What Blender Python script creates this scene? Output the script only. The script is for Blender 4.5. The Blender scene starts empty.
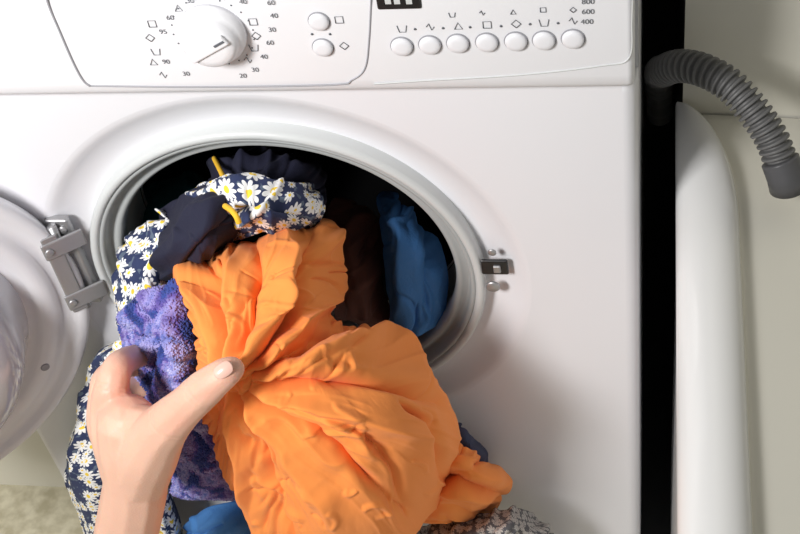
import bpy, math, numpy as np
from mathutils import Matrix, Vector
# --- survey of the room: the camera's position and orientation recovered from the machine's straight edges.
# at(u,v,y) converts a sight line of that survey into the world point where it meets the vertical plane Y=y (metres).
f=1400.0
vz=np.array([243,1250,f]); vz/=np.linalg.norm(vz)
b=-70; a=(-f*f-b*1250)/243
dx=-np.array([a,b,f]); dx/=np.linalg.norm(dx)
wy=np.cross(dx,vz)
R=np.array([dx,wy,-vz])
C=np.array([.302,-.738,1.368])
def at(px,py,y):
    px=np.asarray(px,float);py=np.asarray(py,float);y=np.asarray(y,float)
    r=np.stack([(px-400)/f,(py-267)/f,np.ones_like(px)],-1)
    d=r@R.T; t=(y-C[1])/d[...,1]; return C+t[...,None]*d
sc=bpy.context.scene
cam=bpy.data.cameras.new('camera'); co=bpy.data.objects.new('camera',cam); sc.collection.objects.link(co)
M=Matrix.Identity(4)
for i in range(3):
    M[i][0]=R[i][0]; M[i][1]=-R[i][1]; M[i][2]=-R[i][2]; M[i][3]=C[i]
co.matrix_world=M
cam.lens=f/800*36; cam.sensor_width=36; cam.clip_start=.01
sc.camera=co
sc.view_settings.view_transform='Standard'

# ---------------- materials
def mat(n,c,r=.4,metal=0,bump=0,bscale=400,sheen=0,sss=0,coat=0,var=0,vscale=3,flush=None,bdist=.002):
    m=bpy.data.materials.new(n); m.use_nodes=True; nt=m.node_tree; bs=nt.nodes['Principled BSDF']
    bs.inputs['Base Color'].default_value=(*c,1); bs.inputs['Roughness'].default_value=r; bs.inputs['Metallic'].default_value=metal
    bs.inputs['Sheen Weight'].default_value=sheen; bs.inputs['Coat Weight'].default_value=coat
    if sss:
        bs.inputs['Subsurface Weight'].default_value=sss; bs.inputs['Subsurface Radius'].default_value=(.008,.003,.0015); bs.inputs['Subsurface Scale'].default_value=1
    tc=nt.nodes.new('ShaderNodeTexCoord')
    nz=nt.nodes.new('ShaderNodeTexNoise'); nz.inputs['Scale'].default_value=vscale; nz.inputs['Detail'].default_value=4
    nt.links.new(tc.outputs['Object'],nz.inputs['Vector'])
    mx=nt.nodes.new('ShaderNodeMix'); mx.data_type='RGBA'
    v=var or .02
    mx.inputs[6].default_value=(*[max(0,x*(1-v)) for x in c],1); mx.inputs[7].default_value=(*[min(1,x*(1+v)) for x in c],1)
    nt.links.new(nz.outputs['Fac'],mx.inputs[0]); out=mx.outputs[2]
    if flush:
        at_=nt.nodes.new('ShaderNodeAttribute'); at_.attribute_name='flush'
        m2=nt.nodes.new('ShaderNodeMix'); m2.data_type='RGBA'; m2.inputs[7].default_value=(*flush,1)
        nt.links.new(at_.outputs['Fac'],m2.inputs[0]); nt.links.new(out,m2.inputs[6]); out=m2.outputs[2]
    nt.links.new(out,bs.inputs['Base Color'])
    if bump:
        bz=nt.nodes.new('ShaderNodeTexNoise'); bz.inputs['Scale'].default_value=bscale; bz.inputs['Detail'].default_value=3
        nt.links.new(tc.outputs['Object'],bz.inputs['Vector'])
        bp=nt.nodes.new('ShaderNodeBump'); bp.inputs['Strength'].default_value=bump; bp.inputs['Distance'].default_value=bdist
        nt.links.new(bz.outputs['Fac'],bp.inputs['Height']); nt.links.new(bp.outputs['Normal'],bs.inputs['Normal'])
    return m
def floral_mat(n,base,scale,petal=(.85,.85,.85),center=(.85,.6,.05),leaf=(.12,.16,.22)):
    m=bpy.data.materials.new(n); m.use_nodes=True; nt=m.node_tree; bs=nt.nodes['Principled BSDF']; L=nt.links.new
    bs.inputs['Roughness'].default_value=.85
    uv=nt.nodes.new('ShaderNodeTexCoord')
    def M(op,*ins):
        q=nt.nodes.new('ShaderNodeMath'); q.operation=op
        for i,x in enumerate(ins):
            if isinstance(x,(int,float)): q.inputs[i].default_value=x
            else: L(x,q.inputs[i])
        return q.outputs[0]
    prev=nt.nodes.new('ShaderNodeRGB'); prev.outputs[0].default_value=(*base,1); col=prev.outputs[0]
    def mixc(fac,c,cur):
        x=nt.nodes.new('ShaderNodeMix'); x.data_type='RGBA'; L(fac,x.inputs[0]); L(cur,x.inputs[6]); x.inputs[7].default_value=(*c,1); return x.outputs[2]
    nz=nt.nodes.new('ShaderNodeTexNoise'); nz.inputs['Scale'].default_value=scale*2.4; nz.inputs['Detail'].default_value=1; L(uv.outputs['UV'],nz.inputs['Vector'])
    col=mixc(M('MULTIPLY',M('GREATER_THAN',nz.outputs['Fac'],.6),.8),leaf,col)
    for k,(s,rad,npet) in enumerate([(scale,.47,5),(scale*1.5,.36,4)]):
        sv=nt.nodes.new('ShaderNodeVectorMath'); sv.operation='SCALE'; sv.inputs['Scale'].default_value=s; L(uv.outputs['UV'],sv.inputs[0])
        ad=nt.nodes.new('ShaderNodeVectorMath'); ad.operation='ADD'; ad.inputs[1].default_value=(k*7.3,k*3.1,0); L(sv.outputs[0],ad.inputs[0])
        vo=nt.nodes.new('ShaderNodeTexVoronoi'); vo.voronoi_dimensions='2D'; vo.inputs['Scale'].default_value=1; vo.inputs['Randomness'].default_value=.5
        L(ad.outputs[0],vo.inputs['Vector'])
        su=nt.nodes.new('ShaderNodeVectorMath'); su.operation='SUBTRACT'; L(ad.outputs[0],su.inputs[0]); L(vo.outputs['Position'],su.inputs[1])
        sx=nt.nodes.new('ShaderNodeSeparateXYZ'); L(su.outputs[0],sx.inputs[0])
        sc_=nt.nodes.new('ShaderNodeSeparateColor'); L(vo.outputs['Color'],sc_.inputs[0])
        ang=M('ADD',M('ARCTAN2',sx.outputs[1],sx.outputs[0]),M('MULTIPLY',sc_.outputs[0],6.28))
        pet=M('ABSOLUTE',M('COSINE',M('MULTIPLY',ang,npet)))
        rr=M('MULTIPLY',M('ADD',M('MULTIPLY',M('POWER',pet,.6),.6),.4),rad)
        on=M('GREATER_THAN',sc_.outputs[1],.12 if k==0 else .55)
        dist=vo.outputs['Distance']
        col=mixc(M('MULTIPLY',M('LESS_THAN',dist,rr),on),petal,col)
        col=mixc(M('MULTIPLY',M('LESS_THAN',dist,rad*.3),on),center,col)
    L(col,bs.inputs['Base Color'])
    return m
def towel_mat(n):
    m=bpy.data.materials.new(n); m.use_nodes=True; nt=m.node_tree; bs=nt.nodes['Principled BSDF']; L=nt.links.new
    bs.inputs['Roughness'].default_value=1; bs.inputs['Sheen Weight'].default_value=.1
    uv=nt.nodes.new('ShaderNodeTexCoord')
    nz=nt.nodes.new('ShaderNodeTexNoise'); nz.inputs['Scale'].default_value=28; nz.inputs['Detail'].default_value=1.5; nz.inputs['Distortion'].default_value=1.0; L(uv.outputs['UV'],nz.inputs['Vector'])
    r=nt.nodes.new('ShaderNodeValToRGB'); e=r.color_ramp.elements
    e[0].position=.3; e[0].color=(.02,.04,.20,1); e[1].position=.70; e[1].color=(.48,.49,.76,1)
    for p,c in((.38,(.045,.08,.33,1)),(.44,(.13,.09,.35,1)),(.50,(.34,.30,.62,1)),(.55,(.13,.17,.48,1)),(.60,(.42,.39,.70,1)),(.65,(.22,.24,.56,1))):
        q=e.new(p); q.color=c
    L(nz.outputs['Fac'],r.inputs[0]); L(r.outputs[0],bs.inputs['Base Color'])
    return m

WHITE=mat('white_enamel',(.80,.80,.835),.3)
PANEL=mat('panel_plastic',(.84,.84,.87),.35)
SEAM=mat('seam_grey',(.35,.35,.38),.6)
RING=mat('ring_plastic',(.60,.62,.62),.35)
RUB=mat('door_gasket_rubber',(.40,.42,.42),.5)
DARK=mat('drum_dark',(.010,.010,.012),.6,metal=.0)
METAL=mat('hinge_metal',(.42,.42,.43),.4,metal=.7)
BLACK=mat('black_plastic',(.01,.01,.012),.3)
INK=mat('panel_ink',(.12,.13,.15),.6)
GLASS=mat('door_bowl_plastic',(.60,.62,.66),.12,coat=.6)
CREAM=mat('painted_wall',(.75,.73,.64),.6)
NICHE_SHADE=mat('niche_painted_shade',(.03,.03,.03),.9)  # near-black colour stands in for the shade inside the niche

# ---------------- mesh helpers
def link(o,parent=None):
    sc.collection.objects.link(o); o.parent=parent; return o
def empty(n):
    return link(bpy.data.objects.new(n,None))
def mesh(n,v,fc,m,parent=None,smooth=True):
    me=bpy.data.meshes.new(n); me.from_pydata([tuple(map(float,q)) for q in v],[],fc); me.update()
    o=link(bpy.data.objects.new(n,me),parent); me.materials.append(m)
    if smooth: me.polygons.foreach_set('use_smooth',[True]*len(me.polygons))
    return o
def loft(n,rings,m,closed=True,caps=False,**k):
    v=[];fc=[];N=len(rings[0])
    for r in rings: v+=list(r)
    for i in range(len(rings)-1):
        for j in range(N if closed else N-1):
            j2=(j+1)%N
            fc.append((i*N+j,i*N+j2,(i+1)*N+j2,(i+1)*N+j))
    if caps:
        fc.append(tuple(range(N))[::-1]); fc.append(tuple(range((len(rings)-1)*N,len(rings)*N)))
    return mesh(n,v,fc,m,**k)
def box(n,x0,x1,y0,y1,z0,z1,m,parent=None,bev=0):
    v=[(x,y,z) for x in(x0,x1) for y in(y0,y1) for z in(z0,z1)]
    o=mesh(n,v,[(0,1,3,2),(4,6,7,5),(0,4,5,1),(2,3,7,6),(0,2,6,4),(1,5,7,3)],m,parent,False)
    if bev:
        q=o.modifiers.new('b','BEVEL'); q.width=bev; q.segments=3
    return o
def disc(n,c,prof,m,parent,N=48,nx=(0,-1,0)):
    ax=Vector(nx).normalized(); u=ax.orthogonal().normalized(); w=ax.cross(u); c=Vector(c)
    rings=[[c+ax*o+(u*math.cos(2*math.pi*i/N)+w*math.sin(2*math.pi*i/N))*r for i in range(N)] for r,o in prof]
    return loft(n,rings,m,caps=True,parent=parent)
def tube(n,pts,r,m,parent=None,N=10,rad=None):
    pts=[Vector(p) for p in pts]; rings=[]; up=None
    for i,p in enumerate(pts):
        t=(pts[min(i+1,len(pts)-1)]-pts[max(i-1,0)]).normalized()
        if up is None: up=t.orthogonal().normalized()
        up=(up-t*up.dot(t)).normalized(); w=t.cross(up); q=rad[i] if rad is not None else r
        rings.append([p+(up*math.cos(2*math.pi*k/N)+w*math.sin(2*math.pi*k/N))*q for k in range(N)])
    return loft(n,rings,m,caps=True,parent=parent)
def crspline(P,ts):
    P=np.asarray(P,float); n=len(P)
    Q=np.concatenate([[2*P[0]-P[1]],P,[2*P[-1]-P[-2]]])
    ts=np.asarray(ts)*(n-1); i=np.clip(ts.astype(int),0,n-2); t=ts-i
    sh=(len(t),)+(1,)*(P.ndim-1); t=t.reshape(sh)
    p0,p1,p2,p3=Q[i],Q[i+1],Q[i+2],Q[i+3]
    return .5*(2*p1+(p2-p0)*t+(2*p0-5*p1+4*p2-p3)*t*t+(3*p1-p0-3*p2+p3)*t**3)

# ---------------- washing machine
WM=empty('washing_machine')
ZC=.510; X0,X1=-.308,.290
def circ(r,y,N=192):
    return [(r*math.cos(2*math.pi*i/N),y,ZC+r*math.sin(2*math.pi*i/N)) for i in range(N)]
def rect(ins,y,N=192):
    x0,x1,z0,z1=X0+ins,X1-ins,.012,.726
    out=[]
    for i in range(N):
        t=2*math.pi*i/N; c,s=math.cos(t),math.sin(t)
        k=min((x1/c if c>1e-9 else 1e9),(x0/c if c<-1e-9 else 1e9),((z1-ZC)/s if s>1e-9 else 1e9),((z0-ZC)/s if s<-1e-9 else 1e9))
        out.append((k*c,y,ZC+k*s))
    for cx,cz in((x0,z0),(x1,z0),(x0,z1),(x1,z1)):
        j=min(range(N),key=lambda i:(out[i][0]-cx)**2+(out[i][2]-cz)**2); out[j]=(cx,y,cz)
    return out
loft('cabinet_body',[rect(0,.55),rect(0,.3),rect(0,.012),rect(.001,.006),rect(.004,.002),rect(.009,0),rect(.011,0)],WHITE,parent=WM)
loft('front_plate',[rect(.011,0),circ(.2045,0)],WHITE,parent=WM,smooth=False)
loft('porthole_bezel',[circ(.2045,0),circ(.2015,0.0003),circ(.198,.0015),circ(.194,.0040),circ(.188,.0075),circ(.180,.0105),circ(.172,.0125),circ(.1665,.013)],WHITE,parent=WM)
box('cabinet_back',X0+.002,X1-.002,.545,.55,.02,.84,WHITE,WM)
box('top_lid',X0,X1,.01,.55,.835,.85,WHITE,WM,.004)
box('side_panel_upper_1',X0,X0+.004,.01,.55,.715,.84,WHITE,WM)
box('side_panel_upper_2',X1-.004,X1,.01,.55,.715,.84,WHITE,WM)
for k,(x,y) in enumerate(((X0+.05,.06),(X1-.05,.06),(X0+.05,.49),(X1-.05,.49))):
    disc('foot_%d'%(k+1),(x,y,0),[(.02,0),(.02,.008),(.012,.012),(.012,.02)],BLACK,WM,24,(0,0,1))
loft('door_ring',[circ(.1665,.016),circ(.1665,.003),circ(.1655,.0005),circ(.163,-.001),circ(.160,-.0005),circ(.1585,.002),circ(.158,.006)],RING,parent=WM)
loft('door_gasket',[circ(.1585,.003),circ(.1575,.0015),circ(.155,.002),circ(.1535,.006),circ(.153,.013),circ(.151,.0145),circ(.147,.011),circ(.144,.010),circ(.1415,.013),circ(.1405,.02),circ(.143,.035),circ(.15,.05),circ(.15,.07),circ(.145,.09)],RUB,parent=WM)
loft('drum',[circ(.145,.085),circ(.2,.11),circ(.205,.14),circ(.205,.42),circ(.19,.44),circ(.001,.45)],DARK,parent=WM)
pr=[(.012,.7225),(.002,.7225),(-.005,.7235),(-.010,.7265),(-.0125,.731),(-.0135,.739),(-.0135,.80),(-.012,.835),(-.006,.846),(.004,.85),(.012,.85)]
PX0,PX1=X0,X1-.002
loft('control_panel',[[(x,y+iny,z) for y,z in pr] for x,iny in((PX0,.006),(PX0+.002,.001),(PX0+.005,0),(PX1-.005,0),(PX1-.002,.001),(PX1,.006))],PANEL,closed=False,parent=WM)
PY=-.0137
def pl(px,py,y=PY): return Vector(at(px,py,y))
def seam(n,pts,w=.0006,m=SEAM,y=PY):
    c=crspline([tuple(at(px,py,y)) for px,py in pts],np.linspace(0,1,len(pts)*8)); tube(n,c,w,m,WM,6)
seam('drawer_seam',[(44,-25),(47,0),(60,32),(74,64),(83,80),(90,86)],.0009)
seam('panel_crease_1',[(90,86),(200,87),(330,85),(352,80),(365,68),(369,40),(371,0),(372,-25)],.0006,SEAM)
seam('panel_crease_2',[(374,84),(420,81),(520,75),(600,66),(629,58),(632,20),(633,-20)],.0006,RING)
box('display',pl(376,0).x,pl(421,0).x,PY-.0012,PY+.002,pl(400,9).z,pl(400,9).z+.024,BLACK,WM,.002)
for k,px in enumerate((388,397,409)):
    p=pl(px,-1); box('digit_%d'%k,p.x-.002,p.x+.002,PY-.0016,PY-.001,p.z-.003,p.z+.006,RING,WM)
kp=pl(211,38,-.02); kp.y=PY
disc('selector_knob',kp,[(.0238,0),(.0238,.003),(.0232,.006),(.0215,.0085),(.0205,.0095),(.0198,.0115),(.0188,.0145),(.0165,.0165),(.012,.0175)],PANEL,WM,64)
g=box('knob_grip',-.0045,.0045,-.003,0,-.0165,.0165,PANEL,WM,.0025); g.location=kp+Vector((0,-.0168,0)); g.rotation_euler=(0,math.radians(60),0)
g=box('knob_pointer',-.0008,.0008,-.0008,0,.007,.0155,INK,WM); g.location=kp+Vector((0,-.0196,0)); g.rotation_euler=(0,math.radians(60),0)
for k in range(22):
    t=math.radians(35+k*360/22); r=.0285
    disc('dial_dot_%d'%k,(kp.x+r*math.cos(t),PY,kp.z+r*math.sin(t)),[(.0006,0),(.0006,.0003)],INK,WM,8)
def text(s,px,py,size=.0056):
    cu=bpy.data.curves.new('t','FONT'); cu.body=s; cu.size=size; cu.align_x='CENTER'; cu.align_y='CENTER'
    cu.materials.append(INK)
    o=link(bpy.data.objects.new('label_'+s,cu),WM); o.location=pl(px,py,PY-.0004); o.rotation_euler=(math.pi/2,0,0)
for s,px,py in (('30',190,1),('40',207,-3),('60',226,-2),('40',243,2),('60',271,3),('40',274,16),('30',272,30),('60',270,43),('40',264,57),('30',255,70),('20',243,76),('60',170,18),('95',163,32),('90',166,62),('30',186,74),('800',588,2),('600',588,12),('400',587,22)): text(s,px,py)
def icon(px,py,k,s=.0027):
    p=pl(px,py,PY-.0003)
    sh=[[(-1,-1),(1,-1),(1,1),(-1,1),(-1,-1)],[(0,-1.2),(1.2,0),(0,1.2),(-1.2,0),(0,-1.2)],[(-1.2,1),(-.8,-1),(.8,-1),(1.2,1)],[(-1,0),(-.3,1),(.3,-1),(1,0)],[(-1,-1),(0,1),(1,-1),(-1,-1)]][k%5]
    tube('icon_%d'%(px*7+py),[p+Vector((x*s,0,z*s)) for x,z in sh],.0003,INK,WM,4)
for k,(px,py) in enumerate([(152,24),(150,38),(156,52),(163,75),(178,8),(253,22),(256,36),(254,48),(248,60),(153,62),(339,20),(344,46),(402,29),(430,27),(458,26),(487,25),(516,24),(544,23),(573,21)]): icon(px,py,k)
for k,(px,py) in enumerate([(452,15),(482,13),(513,12),(543,10),(573,10)]): icon(px,py,k+2,.0018)
for k,(px,py) in enumerate([(470,27),(501,26),(530,24),(558,23),(443,28),(415,29),(330,34),(312,34)]):
    disc('led_%d'%k,pl(px,py),[(.0009,0),(.0009,.0004)],INK,WM,10)
def button(n,px,py,r):
    p=pl(px,py); disc(n,p,[(r,0),(r,.0012),(r*.95,.0022),(r*.84,.0030),(r*.45,.0033)],WHITE,WM,40)
    tube(n+'_rim',[p+Vector((math.cos(i*math.pi/16)*r*1.05,-.0002,math.sin(i*math.pi/16)*r*1.05)) for i in range(33)],.0004,SEAM,WM,4)
for k,(px,py) in enumerate([(402,46),(430,44.5),(458,43),(487,42),(516,41),(544,40),(573,38.5)]): button('program_button_%d'%(k+1),px,py,.0074)
for k,(px,py) in enumerate([(319,21),(323,47)]): button('option_button_%d'%(k+1),px,py,.0070)
p=Vector(at(496,268,-.0005))
box('latch_plate',p.x-.012,p.x+.010,-.0012,.002,p.z-.008,p.z+.009,BLACK,WM,.003)
box('latch_hook',p.x-.002,p.x+.004,-.003,.0,p.z-.004,p.z+.004,METAL,WM,.001)
disc('latch_screw_1',at(493,286,0),[(.006,0),(.006,.0012),(.0045,.0022)],METAL,WM,24)
disc('latch_screw_2',at(492,252,0),[(.0035,0),(.0035,.001),(.002,.0015)],METAL,WM,24)
# door
DZ=ZC+.012
h=Vector((-.174,-.008,DZ)); al=math.radians(35); dd=Vector((-math.cos(al),-math.sin(al),0))
c=h+dd*.180; nn=Vector((math.sin(al),-math.cos(al),0)); Z=Vector((0,0,1))
def dc(r,o,N=128): return [c+nn*o+r*(dd*math.cos(2*math.pi*i/N)+Z*math.sin(2*math.pi*i/N)) for i in range(N)]
loft('door_rim',[dc(.05,-.034),dc(.15,-.034),dc(.17,-.028),dc(.177,-.018),dc(.179,-.006),dc(.178,-.001),dc(.175,.001),dc(.168,.001),dc(.165,-.002),dc(.154,-.002),dc(.152,.001),dc(.136,.001),dc(.133,-.003),dc(.124,-.005)],WHITE,parent=WM)
loft('door_glass_bowl',[dc(.126,-.005),dc(.122,.003),dc(.118,.012),dc(.113,.028),dc(.106,.042),dc(.094,.052),dc(.075,.058),dc(.04,.060),dc(.001,.061)],GLASS,parent=WM)
HZ=.010
def hb(n,u0,u1,z0,z1,o0,o1,m,bev=.0015):
    v=[c+dd*u+Z*(z+HZ)+nn*o for u in(u0,u1) for z in(z0,z1) for o in(o0,o1)]
    o=mesh(n,v,[(0,1,3,2),(4,6,7,5),(0,4,5,1),(2,3,7,6),(0,2,6,4),(1,5,7,3)],m,WM,False)
    q=o.modifiers.new('b','BEVEL'); q.width=bev; q.segments=2
hb('hinge_leaf_door',-.174,-.160,-.046,.046,0,.0025,METAL)
for z in(.032,-.032):
    hb('hinge_arm',-.194,-.158,z-.009,z+.009,.001,.004,METAL)
    disc('hinge_screw',c-dd*.163+Z*(z+HZ)+nn*.004,[(.004,0),(.004,.001),(.003,.0016)],METAL,WM,20,nn)
box('hinge_leaf_body',-.190,-.170,-.004,.004,DZ+HZ-.052,DZ+HZ+.052,METAL,WM,.002)
tube('hinge_pin',[(-.182,-.008,DZ+HZ-.05),(-.182,-.008,DZ+HZ+.05)],.004,METAL,WM,16)
for z in(.042,-.042): disc('hinge_body_screw',(-.176,-.004,DZ+HZ+z),[(.004,0),(.004,.001),(.003,.002)],METAL,WM,20)
for t in (60,100,150,215,265,300):
    tt=math.radians(t); disc('door_screw',c+nn*.001+.144*(dd*math.cos(tt)+Z*math.sin(tt)),[(.004,0),(.004,.0008),(.002,.0003)],SEAM,WM,20,nn)

# ---------------- room
FL=bpy.data.materials.new('floor_tiles'); FL.use_nodes=True; nt=FL.node_tree; bs=nt.nodes['Principled BSDF']; bs.inputs['Roughness'].default_value=.5
tc=nt.nodes.new('ShaderNodeTexCoord'); nz=nt.nodes.new('ShaderNodeTexNoise'); nz.inputs['Scale'].default_value=60; nz.inputs['Detail'].default_value=6
rp=nt.nodes.new('ShaderNodeValToRGB'); rp.color_ramp.elements[0].position=.35; rp.color_ramp.elements[0].color=(.44,.40,.28,1); rp.color_ramp.elements[1].position=.65; rp.color_ramp.elements[1].color=(.64,.60,.46,1)
nt.links.new(tc.outputs['Object'],nz.inputs['Vector']); nt.links.new(nz.outputs['Fac'],rp.inputs[0]); nt.links.new(rp.outputs[0],bs.inputs['Base Color'])
NX0,NX1=-.33,.324; WY=.150
fo_=box('floor',-1.4,1.4,-2.2,.8,-.05,0,FL)
nf=mesh('niche_floor_shade',[(X1-.05,.02,.002),(NX1,.02,.002),(NX1,.66,.002),(X1-.05,.66,.002)],[(0,1,2,3)],NICHE_SHADE,fo_,False)  # dark sheet laid on the floor, painted shade for the gap
box('wall_left',-1.45,-1.4,-2.2,.8,-.05,2.5,CREAM)
box('wall_right',1.4,1.45,-2.2,.8,-.05,2.5,CREAM)
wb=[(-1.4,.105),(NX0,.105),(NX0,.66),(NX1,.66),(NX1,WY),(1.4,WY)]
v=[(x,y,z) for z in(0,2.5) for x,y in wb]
wo=mesh('wall_back',v,[(i,i+1,i+7,i+6) for i in range(5)],CREAM,smooth=False); wo.data.materials.append(NICHE_SHADE)
for i in(1,2,3): wo.data.polygons[i].material_index=1  # side and rear niche faces get the painted-shade colour
# ---------------- bathtub
TB=mat('tub_enamel',(.80,.80,.80),.25,coat=.3); TBI=mat('tub_enamel_beige',(.77,.75,.67),.4)  # tub interior has a beige tone close to the wall colour
rows=[]
for Y in np.concatenate([np.linspace(-1.5,0,40),np.linspace(.005,.148,30)]):
    k=max(0,(Y-.02)/.128); s=math.sqrt(max(0,1-k*k)); w=.0475*max(.08,s)
    prof=[(.322,.0),(.322,.40),(.321,.53),(.3195,.545),(.3180,.556)]
    for q in np.linspace(0,1,14):
        ang=math.pi*(1-q); prof.append((.3180+w*(.5+.5*math.cos(ang)),.562+.018*math.sin(ang)*(.4+.6*s)))
    e=.3180+w
    prof+= [(e+.001,.558),(e+.004,.5555),(.43,.548),(.47,.52),(.50,.44),(.56,.28),(.62,.22),(.9,.2),(.97,.26),(1.0,.5),(1.01,.56),(1.06,.57),(1.075,.55),(1.075,0)]
    rows.append([(x,Y,z) for x,z in prof])
tub=loft('bathtub',rows,TB,closed=False)
tub.data.materials.append(TBI); npf=len(rows[0])-1
for i,p in enumerate(tub.data.polygons):
    if 18<=i%npf<=26: p.material_index=1
# ---------------- hose
HP=[(.306,.34,.38),(.305,.24,.51),(.305,.17,.582),(.308,.135,.614),(.319,.115,.636),(.336,.100,.645),(.356,.085,.643),(.374,.070,.630),(.388,.058,.613),(.396,.048,.596),(.402,.040,.582)]
hc=crspline(HP,np.linspace(0,1,900)); Ls=np.concatenate([[0],np.cumsum(np.linalg.norm(np.diff(hc,axis=0),axis=1))])
hr=.0112+.0020*np.tanh(2.5*np.sin(2*np.pi*Ls/.0056))
HO=empty('drain_hose')
HM=mat('hose_grey',(.13,.13,.13),.5)
tube('corrugated_tube',hc,.011,HM,HO,28,hr)
cc=crspline(HP[-4:],np.linspace(.62,.9,20)); tube('hose_cuff',list(cc)+[Vector(cc[-1])+Vector((.002,-.002,-.010))],.0145,mat('cuff_grey',(.08,.08,.085),.4),HO,28,[.0125,.0145]+[.0145]*18+[.0142])

# ---------------- cloth
rng=np.random.RandomState(7)
TAB=rng.rand(64,64)
def vn(x,y,s=0):
    x=x+s*17.31;y=y+s*9.77
    xi=np.floor(x).astype(int);yi=np.floor(y).astype(int);fx=x-xi;fy=y-yi
    fx=fx*fx*fx*(fx*(fx*6-15)+10);fy=fy*fy*fy*(fy*(fy*6-15)+10)
    g=lambda a,b:TAB[a%64,b%64]
    return ((g(xi,yi)*(1-fx)+g(xi+1,yi)*fx)*(1-fy)+(g(xi,yi+1)*(1-fx)+g(xi+1,yi+1)*fx)*fy)*2-1
def segd(px,py,poly):
    poly=crspline(np.array(poly,float),np.linspace(0,1,len(poly)*4))
    best=np.full(px.shape,1e9); tt=np.zeros(px.shape); n=len(poly)-1
    for i in range(n):
        (x0,y0),(x1,y1)=poly[i],poly[i+1]; L2=(x1-x0)**2+(y1-y0)**2+1e-9
        t=np.clip(((px-x0)*(x1-x0)+(py-y0)*(y1-y0))/L2,0,1)
        d=np.hypot(px-x0-t*(x1-x0),py-y0-t*(y1-y0)); m=d<best; best=np.where(m,d,best); tt=np.where(m,(i+t)/n,tt)
    return best,tt
def normals(P):
    du=np.gradient(P,axis=1);dv=np.gradient(P,axis=0); n=np.cross(du,dv); n/=np.linalg.norm(n,axis=-1,keepdims=True)+1e-12
    s=np.sign(np.sum(n*(C-P),-1).mean()); return n*s
def lap(P):
    Q=np.pad(P,((1,1),(1,1),(0,0)),mode='edge'); return (Q[:-2,1:-1]+Q[2:,1:-1]+Q[1:-1,:-2]+Q[1:-1,2:])/4-P
def project(P,L,ax):
    n=P.shape[ax]
    for c0 in range(2):
        i0=np.arange(c0,n-1,2)
        A=np.take(P,i0,axis=ax);B=np.take(P,i0+1,axis=ax);l0=np.take(L,i0,axis=ax)
        d=B-A; l=np.linalg.norm(d,axis=-1)+1e-12; corr=(d*((l-l0)/l*.5)[...,None])
        if ax==0: P[i0]+=corr; P[i0+1]-=corr
        else: P[:,i0]+=corr; P[:,i0+1]-=corr
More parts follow.
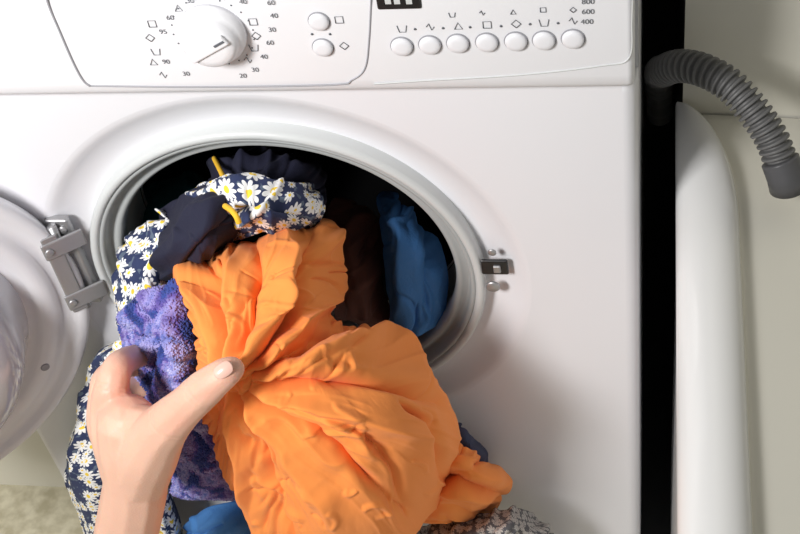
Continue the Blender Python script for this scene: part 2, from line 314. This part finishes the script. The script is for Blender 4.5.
def cloth(name,grid,m,parent=None,nu=90,nv=90,folds=(),amp=.003,wl=24,centre=None,ang=None,exu=.08,exv=.04,iters=60,roll=.02,seed=0,thick=.0012,kb=.2,k0=.03,rc=0,tufts=0,rh=1.0,fs=1.0,rc2=0):
    G=np.array(grid,float)
    A=crspline(G,np.linspace(0,1,nv)); A=np.swapaxes(crspline(np.swapaxes(A,0,1),np.linspace(0,1,nu)),0,1)
    px,py=A[...,0],A[...,1]
    P=at(px,py,A[...,2]); N=normals(P)
    disp=np.zeros(px.shape)
    wxp=px+2.5*vn(px/20,py/20,seed+20);wyp=py+2.5*vn(px/20,py/20,seed+21)
    folds=[(q[0],q[1],q[2]*fs) for q in folds]
    rr=np.random.RandomState(seed+100)
    for i in range(rc):
        if centre is not None:
            th=rr.uniform(-math.pi,math.pi); r0=rr.uniform(8,130) ; r1=r0+rr.uniform(35,100); bend=rr.uniform(-.35,.35)
            pts=[(centre[0]+r*math.cos(th+bend*k/3),centre[1]+r*math.sin(th+bend*k/3)) for k,r in enumerate(np.linspace(r0,r1,4))]
            sg=-1 if rr.rand()<.55 else 1
            folds.append((pts,rr.uniform(2.3,4.6),sg*rr.uniform(.002,.0048)*rh))
        else:
            j=rr.randint(0,px.size); x0,y0=px.flat[j],py.flat[j]; t=math.radians(ang+90)+rr.normal()*.35; l=rr.uniform(15,45)
            pts=[(x0+l*q*math.cos(t+q*.3),y0+l*q*math.sin(t+q*.3)) for q in(-1,-.3,.3,1)]
            folds.append((pts,rr.uniform(2,4),(-1 if rr.rand()<.6 else 1)*rr.uniform(.002,.005)*rh))
    for i in range(rc2):   # small crumples in any direction
        j=rr.randint(0,px.size); x0,y0=px.flat[j],py.flat[j]; t=rr.uniform(0,math.pi); l=rr.uniform(7,20)
        pts=[(x0+l*q*math.cos(t+q*.5),y0+l*q*math.sin(t+q*.5)) for q in(-1,-.3,.3,1)]
        folds.append((pts,rr.uniform(1.8,3.2),(-1 if rr.rand()<.55 else 1)*rr.uniform(.0014,.0030)))
    for fo in folds:
        poly,w,hh=fo[:3]; d,t=segd(wxp,wyp,poly)
        tp=np.clip(np.minimum(t/.12,(1-t)/.25),0,1); tp=tp*tp*(3-2*tp)
        lo=.35 if w>=5 else 0
        w=w*(.6+.6*t)
        disp+=hh*(lo+(1-lo)*tp)*(.55*np.exp(-(d/w)**2)+.45*np.exp(-np.sqrt(d*d+.6)/(w*.55)))
    if centre is not None:
        dxp,dyp=px-centre[0],py-centre[1]; r=np.hypot(dxp,dyp); th=np.arctan2(dyp,dxp)
        a_,b_=th*7,np.log(r+14)*1.3; fall=np.clip(r/60,.15,1.2)
        a2,b2=th*17,np.log(r+14)*2.2
    else:
        t=math.radians(ang or 0); a_=(px*math.cos(t)+py*math.sin(t))/wl; b_=(-px*math.sin(t)+py*math.cos(t))/(wl*3.2); fall=1; a2,b2=a_*2.1,b_*2
    wx=vn(px/45,py/45,seed+5)*.6
    n1=1-2*np.abs(vn(a_+wx,b_+wx,seed+1)); n2=1-2*np.abs(vn(a2+wx*1.5,b2,seed+2))
    disp+=fall*amp*(n1*.9+n2*.3)
    B=P+N*disp[...,None]
    u=np.linspace(0,1,nu)[None,:];v=np.linspace(0,1,nv)[:,None]
    e=np.minimum(np.minimum(u,1-u)/.07,np.minimum(v,1-v)/.07); e=np.clip(e,0,1)
    B=B-N*(roll*(1-e)**2)[...,None]
    LU=np.linalg.norm(np.diff(B,axis=1),axis=-1);LV=np.linalg.norm(np.diff(B,axis=0),axis=-1)
    LU=LU*(1+exu);LV=LV*(1+exv)
    LUp=np.concatenate([LU,LU[:,-1:]],1);LVp=np.concatenate([LV,LV[-1:]],0)
    P=B+N*(.0006*vn(px/5,py/5,seed+9)+.0008*vn(a_*3,b_*3,seed+8))[...,None]
    lb=lap(B)
    for it in range(iters):
        project(P,LUp,1);project(P,LVp,0)
        P+=kb*(lap(P)-lb)
        P+=k0*(B-P)
    P+=.3*lap(P)
    vv=P.reshape(-1,3); idx=np.arange(nu*nv).reshape(nv,nu)
    F=np.stack([idx[:-1,:-1],idx[:-1,1:],idx[1:,1:],idx[1:,:-1]],-1).reshape(-1,4)
    o=mesh(name,vv,F.tolist(),m,parent)
    U=np.concatenate([[0],np.cumsum(LU.mean(0))]);V=np.concatenate([[0],np.cumsum(LV.mean(1))])
    UV=np.stack(np.broadcast_arrays(U[None,:],V[:,None]),-1).reshape(-1,2)
    uvl=o.data.uv_layers.new(name='UVMap'); li=np.empty(len(o.data.loops),int); o.data.loops.foreach_get('vertex_index',li)
    uvl.data.foreach_set('uv',UV[li].ravel())
    s=o.modifiers.new('s','SOLIDIFY'); s.thickness=thick; s.offset=0
    if tufts:
        import bmesh
        bm=bmesh.new(); bmesh.ops.create_icosphere(bm,subdivisions=1,radius=1); iv=np.array([v.co[:] for v in bm.verts]); fi=np.array([[v.index for v in q.verts] for q in bm.faces]); bm.free()
        NN=normals(P); fi_=rr.rand(tufts)*(nv-1.01); fj=rr.rand(tufts)*(nu-1.01); i0=fi_.astype(int);j0=fj.astype(int);a1=(fi_-i0)[:,None];b1=(fj-j0)[:,None]
        bil=lambda Q:(Q[i0,j0]*(1-a1)+Q[i0+1,j0]*a1)*(1-b1)+(Q[i0,j0+1]*(1-a1)+Q[i0+1,j0+1]*a1)*b1
        cp=bil(P);cn=bil(NN)+rr.normal(size=(tufts,3))*.35; cn/=np.linalg.norm(cn,axis=1)[:,None]
        t1=np.cross(cn,rr.normal(size=(tufts,3))); t1/=np.linalg.norm(t1,axis=1)[:,None]; t2=np.cross(cn,t1)
        sz=rr.uniform(.0008,.0014,(tufts,1,1))
        vt=cp[:,None]+cn[:,None]*.0014+sz*(iv[None,:,0:1]*t1[:,None]+iv[None,:,1:2]*t2[:,None]*.8+iv[None,:,2:3]*cn[:,None]*1.9)
        Ft=(fi[None]+(np.arange(tufts)*len(iv))[:,None,None]).reshape(-1,3)
        o2=mesh(name+'_loops',vt.reshape(-1,3),Ft.tolist(),m,parent)
        uvh=bil(UV.reshape(nv,nu,2)); uvv=np.repeat(uvh,len(iv),0)
        uvl=o2.data.uv_layers.new(name='UVMap'); li=np.empty(len(o2.data.loops),int); o2.data.loops.foreach_get('vertex_index',li)
        uvl.data.foreach_set('uv',uvv[li].ravel())
    return o
ORANGE=mat('orange_jersey',(.94,.30,.065),.95,sheen=.05,bump=.15,bscale=1500,bdist=.001,var=.04,vscale=14)
NAVY=mat('navy_jersey',(.008,.009,.030),.85,bump=.2,bscale=900)
YEL=mat('yellow_trim',(.85,.5,.03),.8)
BROWN=mat('brown_cloth',(.11,.04,.028),.9,bump=.3,bscale=500)
BLUE=mat('blue_cloth',(.055,.20,.50),.85,bump=.3,bscale=500)
TEAL=mat('teal_cloth',(.01,.09,.10),.9)
GREY=floral_mat('grey_print',(.10,.10,.11),90,(.5,.48,.45),(.3,.3,.3),(.25,.25,.25))
DAISY=floral_mat('daisy_print',(.022,.034,.10),50)
DAISY2=floral_mat('daisy_print_large',(.022,.034,.10),40)
TOW=towel_mat('terry')

TS=empty('t_shirt')
og=[[(205,258,.03),(225,240,.01),(250,227,.0),(278,221,0),(300,215,0),(320,209,.0),(334,207,.03)],
[(168,268,-.065),(198,262,-.075),(235,255,-.08),(268,250,-.085),(295,245,-.07),(320,240,-.05),(341,238,-.01)],
[(178,290,-.095),(203,290,-.105),(235,288,-.12),(265,285,-.12),(292,280,-.105),(316,276,-.08),(338,270,-.02)],
[(187,320,-.115),(208,322,-.135),(230,325,-.145),(258,322,-.145),(285,315,-.13),(310,312,-.11),(332,305,-.05)],
[(190,350,-.13),(208,355,-.15),(228,362,-.165),(260,355,-.165),(295,345,-.15),(328,334,-.12),(358,322,-.04)],
[(193,385,-.13),(212,390,-.155),(235,385,-.170),(275,385,-.175),(325,375,-.165),(370,360,-.13),(402,338,-.04)],
[(200,420,-.13),(222,425,-.155),(252,425,-.175),(300,420,-.185),(350,410,-.175),(402,390,-.14),(438,366,-.05)],
[(214,465,-.13),(238,468,-.155),(275,465,-.18),(320,460,-.195),(370,450,-.185),(424,425,-.14),(464,398,-.05)],
[(232,505,-.12),(256,508,-.155),(295,505,-.185),(335,500,-.20),(380,490,-.19),(430,460,-.14),(471,428,-.05)],
[(248,545,-.12),(273,550,-.155),(310,550,-.185),(350,545,-.195),(390,530,-.18),(425,500,-.13),(458,462,-.05)],
[(262,590,-.09),(285,600,-.13),(320,605,-.16),(360,600,-.17),(395,580,-.15),(425,545,-.10),(445,500,-.04)]]
fo=[([(230,374),(210,320),(180,268)],11,.011),([(232,372),(222,310),(206,256)],6,-.010),([(235,372),(237,310),(230,250)],9,.010),
([(238,370),(254,310),(256,240)],6,-.011),([(241,370),(272,310),(290,228)],11,.014),([(244,370),(288,318),(312,235)],6,-.012),([(252,370),(305,325),(332,280),(336,235)],11,.012),
([(244,376),(300,350),(350,328)],6,-.010),([(248,377),(320,358),(380,342),(420,358)],13,.012),([(250,380),(320,380),(390,384),(440,402)],7,-.012),
([(250,384),(310,400),(370,418),(435,440)],13,.012),([(248,388),(300,420),(350,462),(392,505)],6,-.012),([(244,390),(280,430),(318,480),(345,545)],13,.011),
([(238,392),(262,450),(282,510),(300,570)],6,-.011),([(230,390),(242,450),(262,530)],9,.010),([(350,320),(395,338),(428,372)],6,.006),([(362,430),(388,460),(405,505)],6,-.007),([(400,402),(430,430),(440,478)],6,-.007),([(300,365),(340,372),(370,368)],5,.004),([(320,410),(350,430),(372,455)],5,.004)]
cloth('shirt_body',og,ORANGE,TS,320,400,fo,.0022,centre=(233,379),exu=.06,exv=.04,iters=60,seed=1,rc=70,rh=1.0,fs=1.25,rc2=90,kb=.15)
cloth('sleeve',[[(430,440,-.05),(455,440,-.06),(470,445,-.055),(480,460,-.03)],[(425,465,-.06),(455,465,-.085),(485,472,-.075),(510,482,-.03)],[(415,495,-.06),(450,495,-.095),(480,500,-.08),(504,503,-.03)],[(405,525,-.05),(435,530,-.08),(455,530,-.07),(475,522,-.03)]],ORANGE,TS,140,140,[([(430,450),(470,470),(505,482)],9,.010),([(420,490),(460,490),(500,500)],7,.008),([(425,470),(460,480),(500,492)],5,-.010)],.002,wl=18,ang=75,seed=2,rc=14)
DR=empty('floral_dress')
cloth('skirt_top',[[(178,208,.03),(200,182,.0),(240,178,-.02),(280,182,-.01),(318,190,.03)],[(182,218,.0),(210,198,-.04),(245,195,-.06),(285,200,-.045),(328,203,.0)],[(195,238,-.01),(220,222,-.05),(255,215,-.075),(290,216,-.06),(332,213,-.01)],[(210,255,0),(235,247,-.04),(262,240,-.055),(295,233,-.04),(322,224,0)]],DAISY,DR,140,110,[([(190,200),(240,190),(310,200)],8,.010),([(215,235),(250,205),(300,215)],6,-.010),([(240,225),(270,205),(320,208)],5,.006)],.003,wl=22,ang=60,seed=3,rc=10)
cloth('skirt_side',[[(138,222,.03),(152,214,0),(170,212,-.01),(188,220,.01)],[(118,262,0),(134,255,-.03),(152,250,-.04),(174,255,-.03)],[(114,290,-.02),(130,290,-.05),(147,285,-.055),(170,285,-.04)],[(116,325,-.03),(130,322,-.05),(150,315,-.06),(178,305,-.05)],[(118,350,-.03),(132,350,-.05),(152,345,-.06),(178,335,-.05)]],DAISY,DR,90,130,[([(145,225),(128,260),(122,300)],6,.007),([(160,230),(142,265),(135,300)],5,-.007)],.003,wl=18,ang=-20,seed=4,rc=8)
cloth('skirt_lower',[[(98,342,-.02),(112,345,-.05),(125,355,-.06),(142,365,-.05)],[(88,385,-.02),(104,390,-.06),(125,395,-.07),(155,400,-.05)],[(70,440,-.02),(90,445,-.06),(120,450,-.08),(165,455,-.05)],[(65,475,-.02),(85,480,-.06),(120,490,-.08),(175,495,-.05)],[(78,520,-.02),(95,525,-.06),(130,535,-.075),(185,540,-.05)],[(92,580,-.01),(110,590,-.04),(145,600,-.06),(190,600,-.04)]],DAISY2,DR,120,190,[([(100,350),(85,430),(75,500)],7,.009),([(115,370),(105,440),(100,540)],6,-.009)],.003,wl=22,ang=-10,seed=5,rc=12)
NV=empty('navy_top')
cloth('top_back',[[(203,188,.07),(225,156,.06),(262,150,.065),(300,158,.075),(332,176,.10)],[(198,198,.03),(222,172,.01),(262,167,.015),(300,174,.025),(334,190,.05)],[(200,215,.0),(225,195,-.02),(262,190,-.025),(300,198,-.01),(332,205,.03)]],NAVY,NV,120,80,[([(210,170),(260,165),(320,180)],7,.010)],.004,wl=26,ang=50,seed=6,rc=8)
cloth('top_front',[[(158,208,.02),(182,190,-.01),(212,182,-.02),(234,190,0)],[(152,235,0),(180,222,-.05),(210,212,-.07),(240,208,-.04)],[(148,262,-.02),(175,250,-.075),(205,240,-.09),(244,228,-.05)],[(152,290,-.02),(170,278,-.07),(195,264,-.08),(228,250,-.04)]],NAVY,NV,130,130,[([(158,270),(190,225),(232,195)],8,.010),([(170,280),(200,245),(238,220)],6,-.010)],.003,wl=20,ang=40,seed=7,rc=10)
def ribbon(n,pts,w,m,parent):
    c_=crspline([tuple(at(*p)) for p in pts],np.linspace(0,1,24)); tube(n,c_,w,m,parent,8)
ribbon('trim_1',[(214,158,.022),(218,166,.005),(221,172,-.008),(224,179,-.022)],.0020,YEL,NV)
ribbon('trim_2',[(225,206,-.076),(231,210,-.085),(236,216,-.091),(239,223,-.093)],.0022,YEL,NV)
TW=empty('terry_towel')
cloth('towel_fold',[[(148,298,-.03),(158,287,-.06),(176,282,-.07),(194,286,-.07),(204,300,-.05)],[(122,326,-.05),(142,317,-.085),(165,308,-.10),(190,310,-.10),(208,325,-.06)],[(120,352,-.06),(144,345,-.105),(168,342,-.125),(192,345,-.12),(210,355,-.07)],[(134,385,-.06),(152,380,-.105),(175,378,-.13),(198,385,-.125),(212,390,-.08)],[(155,430,-.06),(170,425,-.10),(190,425,-.125),(212,430,-.12),(228,435,-.09)],[(168,470,-.06),(184,468,-.10),(205,468,-.12),(225,470,-.115),(240,475,-.09)],[(175,505,-.04),(190,508,-.08),(212,510,-.09),(232,508,-.09),(246,505,-.07)]],TOW,TW,110,190,[([(125,325),(160,305),(200,300)],9,.012),([(150,300),(155,350),(150,390)],5,-.012),([(180,290),(176,340),(186,390)],6,.010),([(135,335),(165,345),(190,365)],5,-.010),([(160,400),(200,440),(240,480)],6,-.010)],.003,wl=24,ang=60,seed=8,thick=.003,tufts=24000)
cloth('brown_sweater',[[(322,200,.12),(345,194,.10),(366,203,.10),(384,225,.12)],[(322,235,.07),(348,232,.055),(368,240,.055),(386,255,.08)],[(326,275,.04),(350,275,.015),(370,280,.025),(388,290,.05)],[(335,325,.02),(355,325,.0),(374,328,.01),(388,335,.03)]],BROWN,None,80,100,[],.005,wl=24,ang=20,seed=9,rc=8)
cloth('blue_jeans',[[(372,190,.10),(392,192,.08),(415,208,.08),(438,236,.10)],[(380,240,.055),(402,238,.03),(428,250,.03),(450,275,.055)],[(384,280,.035),(404,283,.01),(427,290,.012),(450,302,.035)],[(390,338,.02),(407,342,.0),(425,340,.008),(442,328,.02)]],BLUE,None,110,130,[([(395,200),(405,260),(400,330)],6,.008),([(420,215),(432,260),(428,320)],6,-.008)],.0015,wl=22,ang=5,seed=10,rc=10,roll=.012)
cloth('teal_shirt',[[(118,215,.12),(138,190,.12),(165,178,.12),(200,170,.12)],[(116,250,.09),(138,235,.08),(165,215,.07),(205,195,.08)],[(118,290,.06),(138,275,.05),(165,250,.05),(205,225,.05)]],TEAL,None,60,60,[],.005,wl=24,ang=30,seed=11)
cloth('blue_shirt',[[(180,528,-.03),(210,505,-.06),(240,498,-.07),(262,500,-.05)],[(175,560,-.04),(205,540,-.09),(240,535,-.10),(275,530,-.07)],[(180,600,-.03),(210,600,-.07),(245,595,-.08),(280,590,-.05)]],BLUE,None,90,80,[],.003,wl=16,ang=60,seed=12,rc=8)
cloth('grey_blouse',[[(405,528,-.03),(450,518,-.05),(505,508,-.05),(535,512,-.02)],[(400,560,-.05),(450,545,-.09),(515,532,-.09),(562,535,-.03)],[(405,600,-.04),(455,595,-.08),(520,585,-.08),(575,580,-.02)]],GREY,None,110,80,[],.005,wl=22,ang=20,seed=13,rc=8)
cloth('dark_trousers',[[(440,425,-.015),(455,425,-.03),(468,430,-.03),(482,442,-.015)],[(440,450,-.03),(460,448,-.045),(476,452,-.045),(490,468,-.02)],[(440,480,-.03),(460,480,-.05),(480,478,-.045),(495,485,-.02)]],mat('dark_blue_cloth',(.04,.05,.10),.9),None,50,60,[],.004,wl=18,ang=20,seed=14,roll=.01)

# ---------------- hand
SK=mat('skin',(.79,.48,.36),.5,sss=.2,bump=.25,bscale=600,bdist=.001,var=.08,vscale=30,flush=(.78,.33,.24))
NAIL=mat('nail',(.84,.52,.43),.32,coat=.15)
HD=empty('human_hand')
chains=[
[((80,900,-.34),.042),((95,740,-.26),.036),((108,640,-.215),.0300),((121,560,-.20),.0268),((130,515,-.195),.0262),((136,480,-.19),.026),((134,450,-.185),.027),((128,425,-.18),.024)],
[((128,470,-.185),.022),((118,435,-.175),.021),((112,407,-.165),.0170),((112,387,-.16),.0135),((117,369,-.148),.0118),((125,361,-.130),.0108),((138,356,-.104),.0098),((152,354,-.080),.0085)],
[((125,460,-.165),.020),((108,425,-.15),.017),((104,397,-.14),.0125),((106,379,-.125),.011),((120,368,-.10),.0098),((138,366,-.085),.0085)],
[((128,465,-.15),.019),((112,440,-.13),.016),((106,410,-.115),.0115),((112,392,-.10),.0105),((130,385,-.085),.009),((146,388,-.08),.008)],
[((130,475,-.14),.018),((116,458,-.115),.014),((112,432,-.10),.0105),((120,420,-.09),.0095),((136,416,-.08),.0082)],
[((138,480,-.19),.024),((148,454,-.195),.0235),((159,434,-.20),.0197),((172,419,-.203),.0166),((187,405,-.203),.0143),((202,391,-.202),.0138),((214,381,-.200),.0122),((225,373,-.197),.0108),((232,369,-.193),.0090)],
[((128,432,-.18),.021),((140,426,-.185),.0165),((155,426,-.195),.014)],
]
import bmesh
bm=bmesh.new()
for ch in chains:
    W_=np.array([[*at(p[0],p[1],p[2]),r] for p,r in ch]); L=np.linalg.norm(np.diff(W_[:,:3],axis=0),axis=1).sum()
    for q in crspline(W_,np.linspace(0,1,int(L/.0028)+2)):
        bmesh.ops.create_icosphere(bm,subdivisions=2,radius=float(q[3]),matrix=Matrix.Translation(Vector(q[:3])))
me=bpy.data.meshes.new('hand'); bm.to_mesh(me); bm.free()
tmp=link(bpy.data.objects.new('tmp',me))
rm=tmp.modifiers.new('r','REMESH'); rm.mode='VOXEL'; rm.voxel_size=.0012
sm=tmp.modifiers.new('s','SMOOTH'); sm.factor=.5; sm.iterations=16
dg=bpy.context.evaluated_depsgraph_get(); me2=bpy.data.meshes.new_from_object(tmp.evaluated_get(dg)); bpy.data.objects.remove(tmp)
me2.materials.clear(); me2.materials.append(SK); me2.polygons.foreach_set('use_smooth',[True]*len(me2.polygons))
nv_=len(me2.vertices); Pv=np.empty(nv_*3); me2.vertices.foreach_get('co',Pv); Pv=Pv.reshape(-1,3); Nv=np.empty(nv_*3); me2.vertex_normals.foreach_get('vector',Nv); Nv=Nv.reshape(-1,3)
fl=np.zeros(nv_); dv=np.zeros(nv_)
def crease(p,q,n,gap,depth,rad,w=.0007):
    A=at(*p);B=at(*q); t=(B-A)/np.linalg.norm(B-A); d=Pv-A; r=np.linalg.norm(d,axis=1); s=d@t+.0006*np.sin(Pv[:,0]*900+Pv[:,2]*700)
    m=np.exp(-(r/rad)**4)
    for k in range(n):
        dv[:]-=depth*np.exp(-((s-(k-(n-1)/2)*gap)/w)**2)*m
def blush(p,rad,a):
    d=np.linalg.norm(Pv-at(*p),axis=1); fl[:]=np.maximum(fl,a*np.exp(-(d/rad)**2))
crease((201,392,-.202),(210,384,-.2),3,.0024,.0009,.016)
crease((172,419,-.203),(184,408,-.203),2,.0035,.0007,.020)
crease((112,387,-.16),(115,375,-.153),3,.0022,.0008,.015)
crease((130,520,-.195),(133,500,-.193),2,.005,.0009,.032,.0010)
blush((229,371,-.205),.013,.55); blush((203,390,-.215),.014,.45); blush((115,375,-.17),.02,.5); blush((173,418,-.215),.018,.35); blush((108,397,-.17),.02,.35); blush((140,412,-.21),.02,.3)
Pv+=Nv*dv[:,None]; me2.vertices.foreach_set('co',Pv.ravel()); at_=me2.attributes.new('flush','FLOAT','POINT'); at_.data.foreach_set('value',fl)
ho=link(bpy.data.objects.new('hand_skin',me2),HD)
tp=Vector(at(225,371,-.197)); ta=(Vector(at(232,369,-.193))-Vector(at(210,384,-.202))).normalized()
vd=(Vector(C)-tp).normalized(); vd=(vd+Vector((-.0,0,.25))); vd=(vd-ta*vd.dot(ta)).normalized(); sd=ta.cross(vd)
vv=[];fc=[];n=16
for i in range(n+1):
    for j in range(n+1):
        u=-1+2*i/n;w=-1+2*j/n
        uu=u*math.sqrt(1-w*w/2);ww=w*math.sqrt(1-u*u/2)
        vv.append(tp+ta*(uu*.0070+.001)+sd*(math.sin(ww*.9)*.0066)+vd*(math.cos(ww*.9)*.0068+.0036-.0014*uu*uu))
for i in range(n):
    for j in range(n): fc.append((i*(n+1)+j,i*(n+1)+j+1,(i+1)*(n+1)+j+1,(i+1)*(n+1)+j))
no=mesh('thumb_nail',vv,fc,NAIL,HD); s=no.modifiers.new('s','SOLIDIFY'); s.thickness=.0006

# ---------------- lights
w=bpy.data.worlds.new('world'); sc.world=w; w.use_nodes=True; w.node_tree.nodes['Background'].inputs[0].default_value=(.97,.98,1,1)
w.node_tree.nodes['Background'].inputs[1].default_value=.24
def area(n,loc,tgt,size,e,col=(1,1,1)):
    l=bpy.data.lights.new(n,'AREA'); l.size=size; l.energy=e; l.color=col; l.spread=math.radians(125); lo=link(bpy.data.objects.new(n,l))
    lo.location=loc; lo.rotation_euler=(Vector(tgt)-Vector(loc)).to_track_quat('-Z','Y').to_euler()
area('upper_left_light',(-.50,-1.02,1.62),(-.16,0,.62),.32,13.2,(1,.985,.97))  # unseen area light from the upper left, not a ceiling fixture
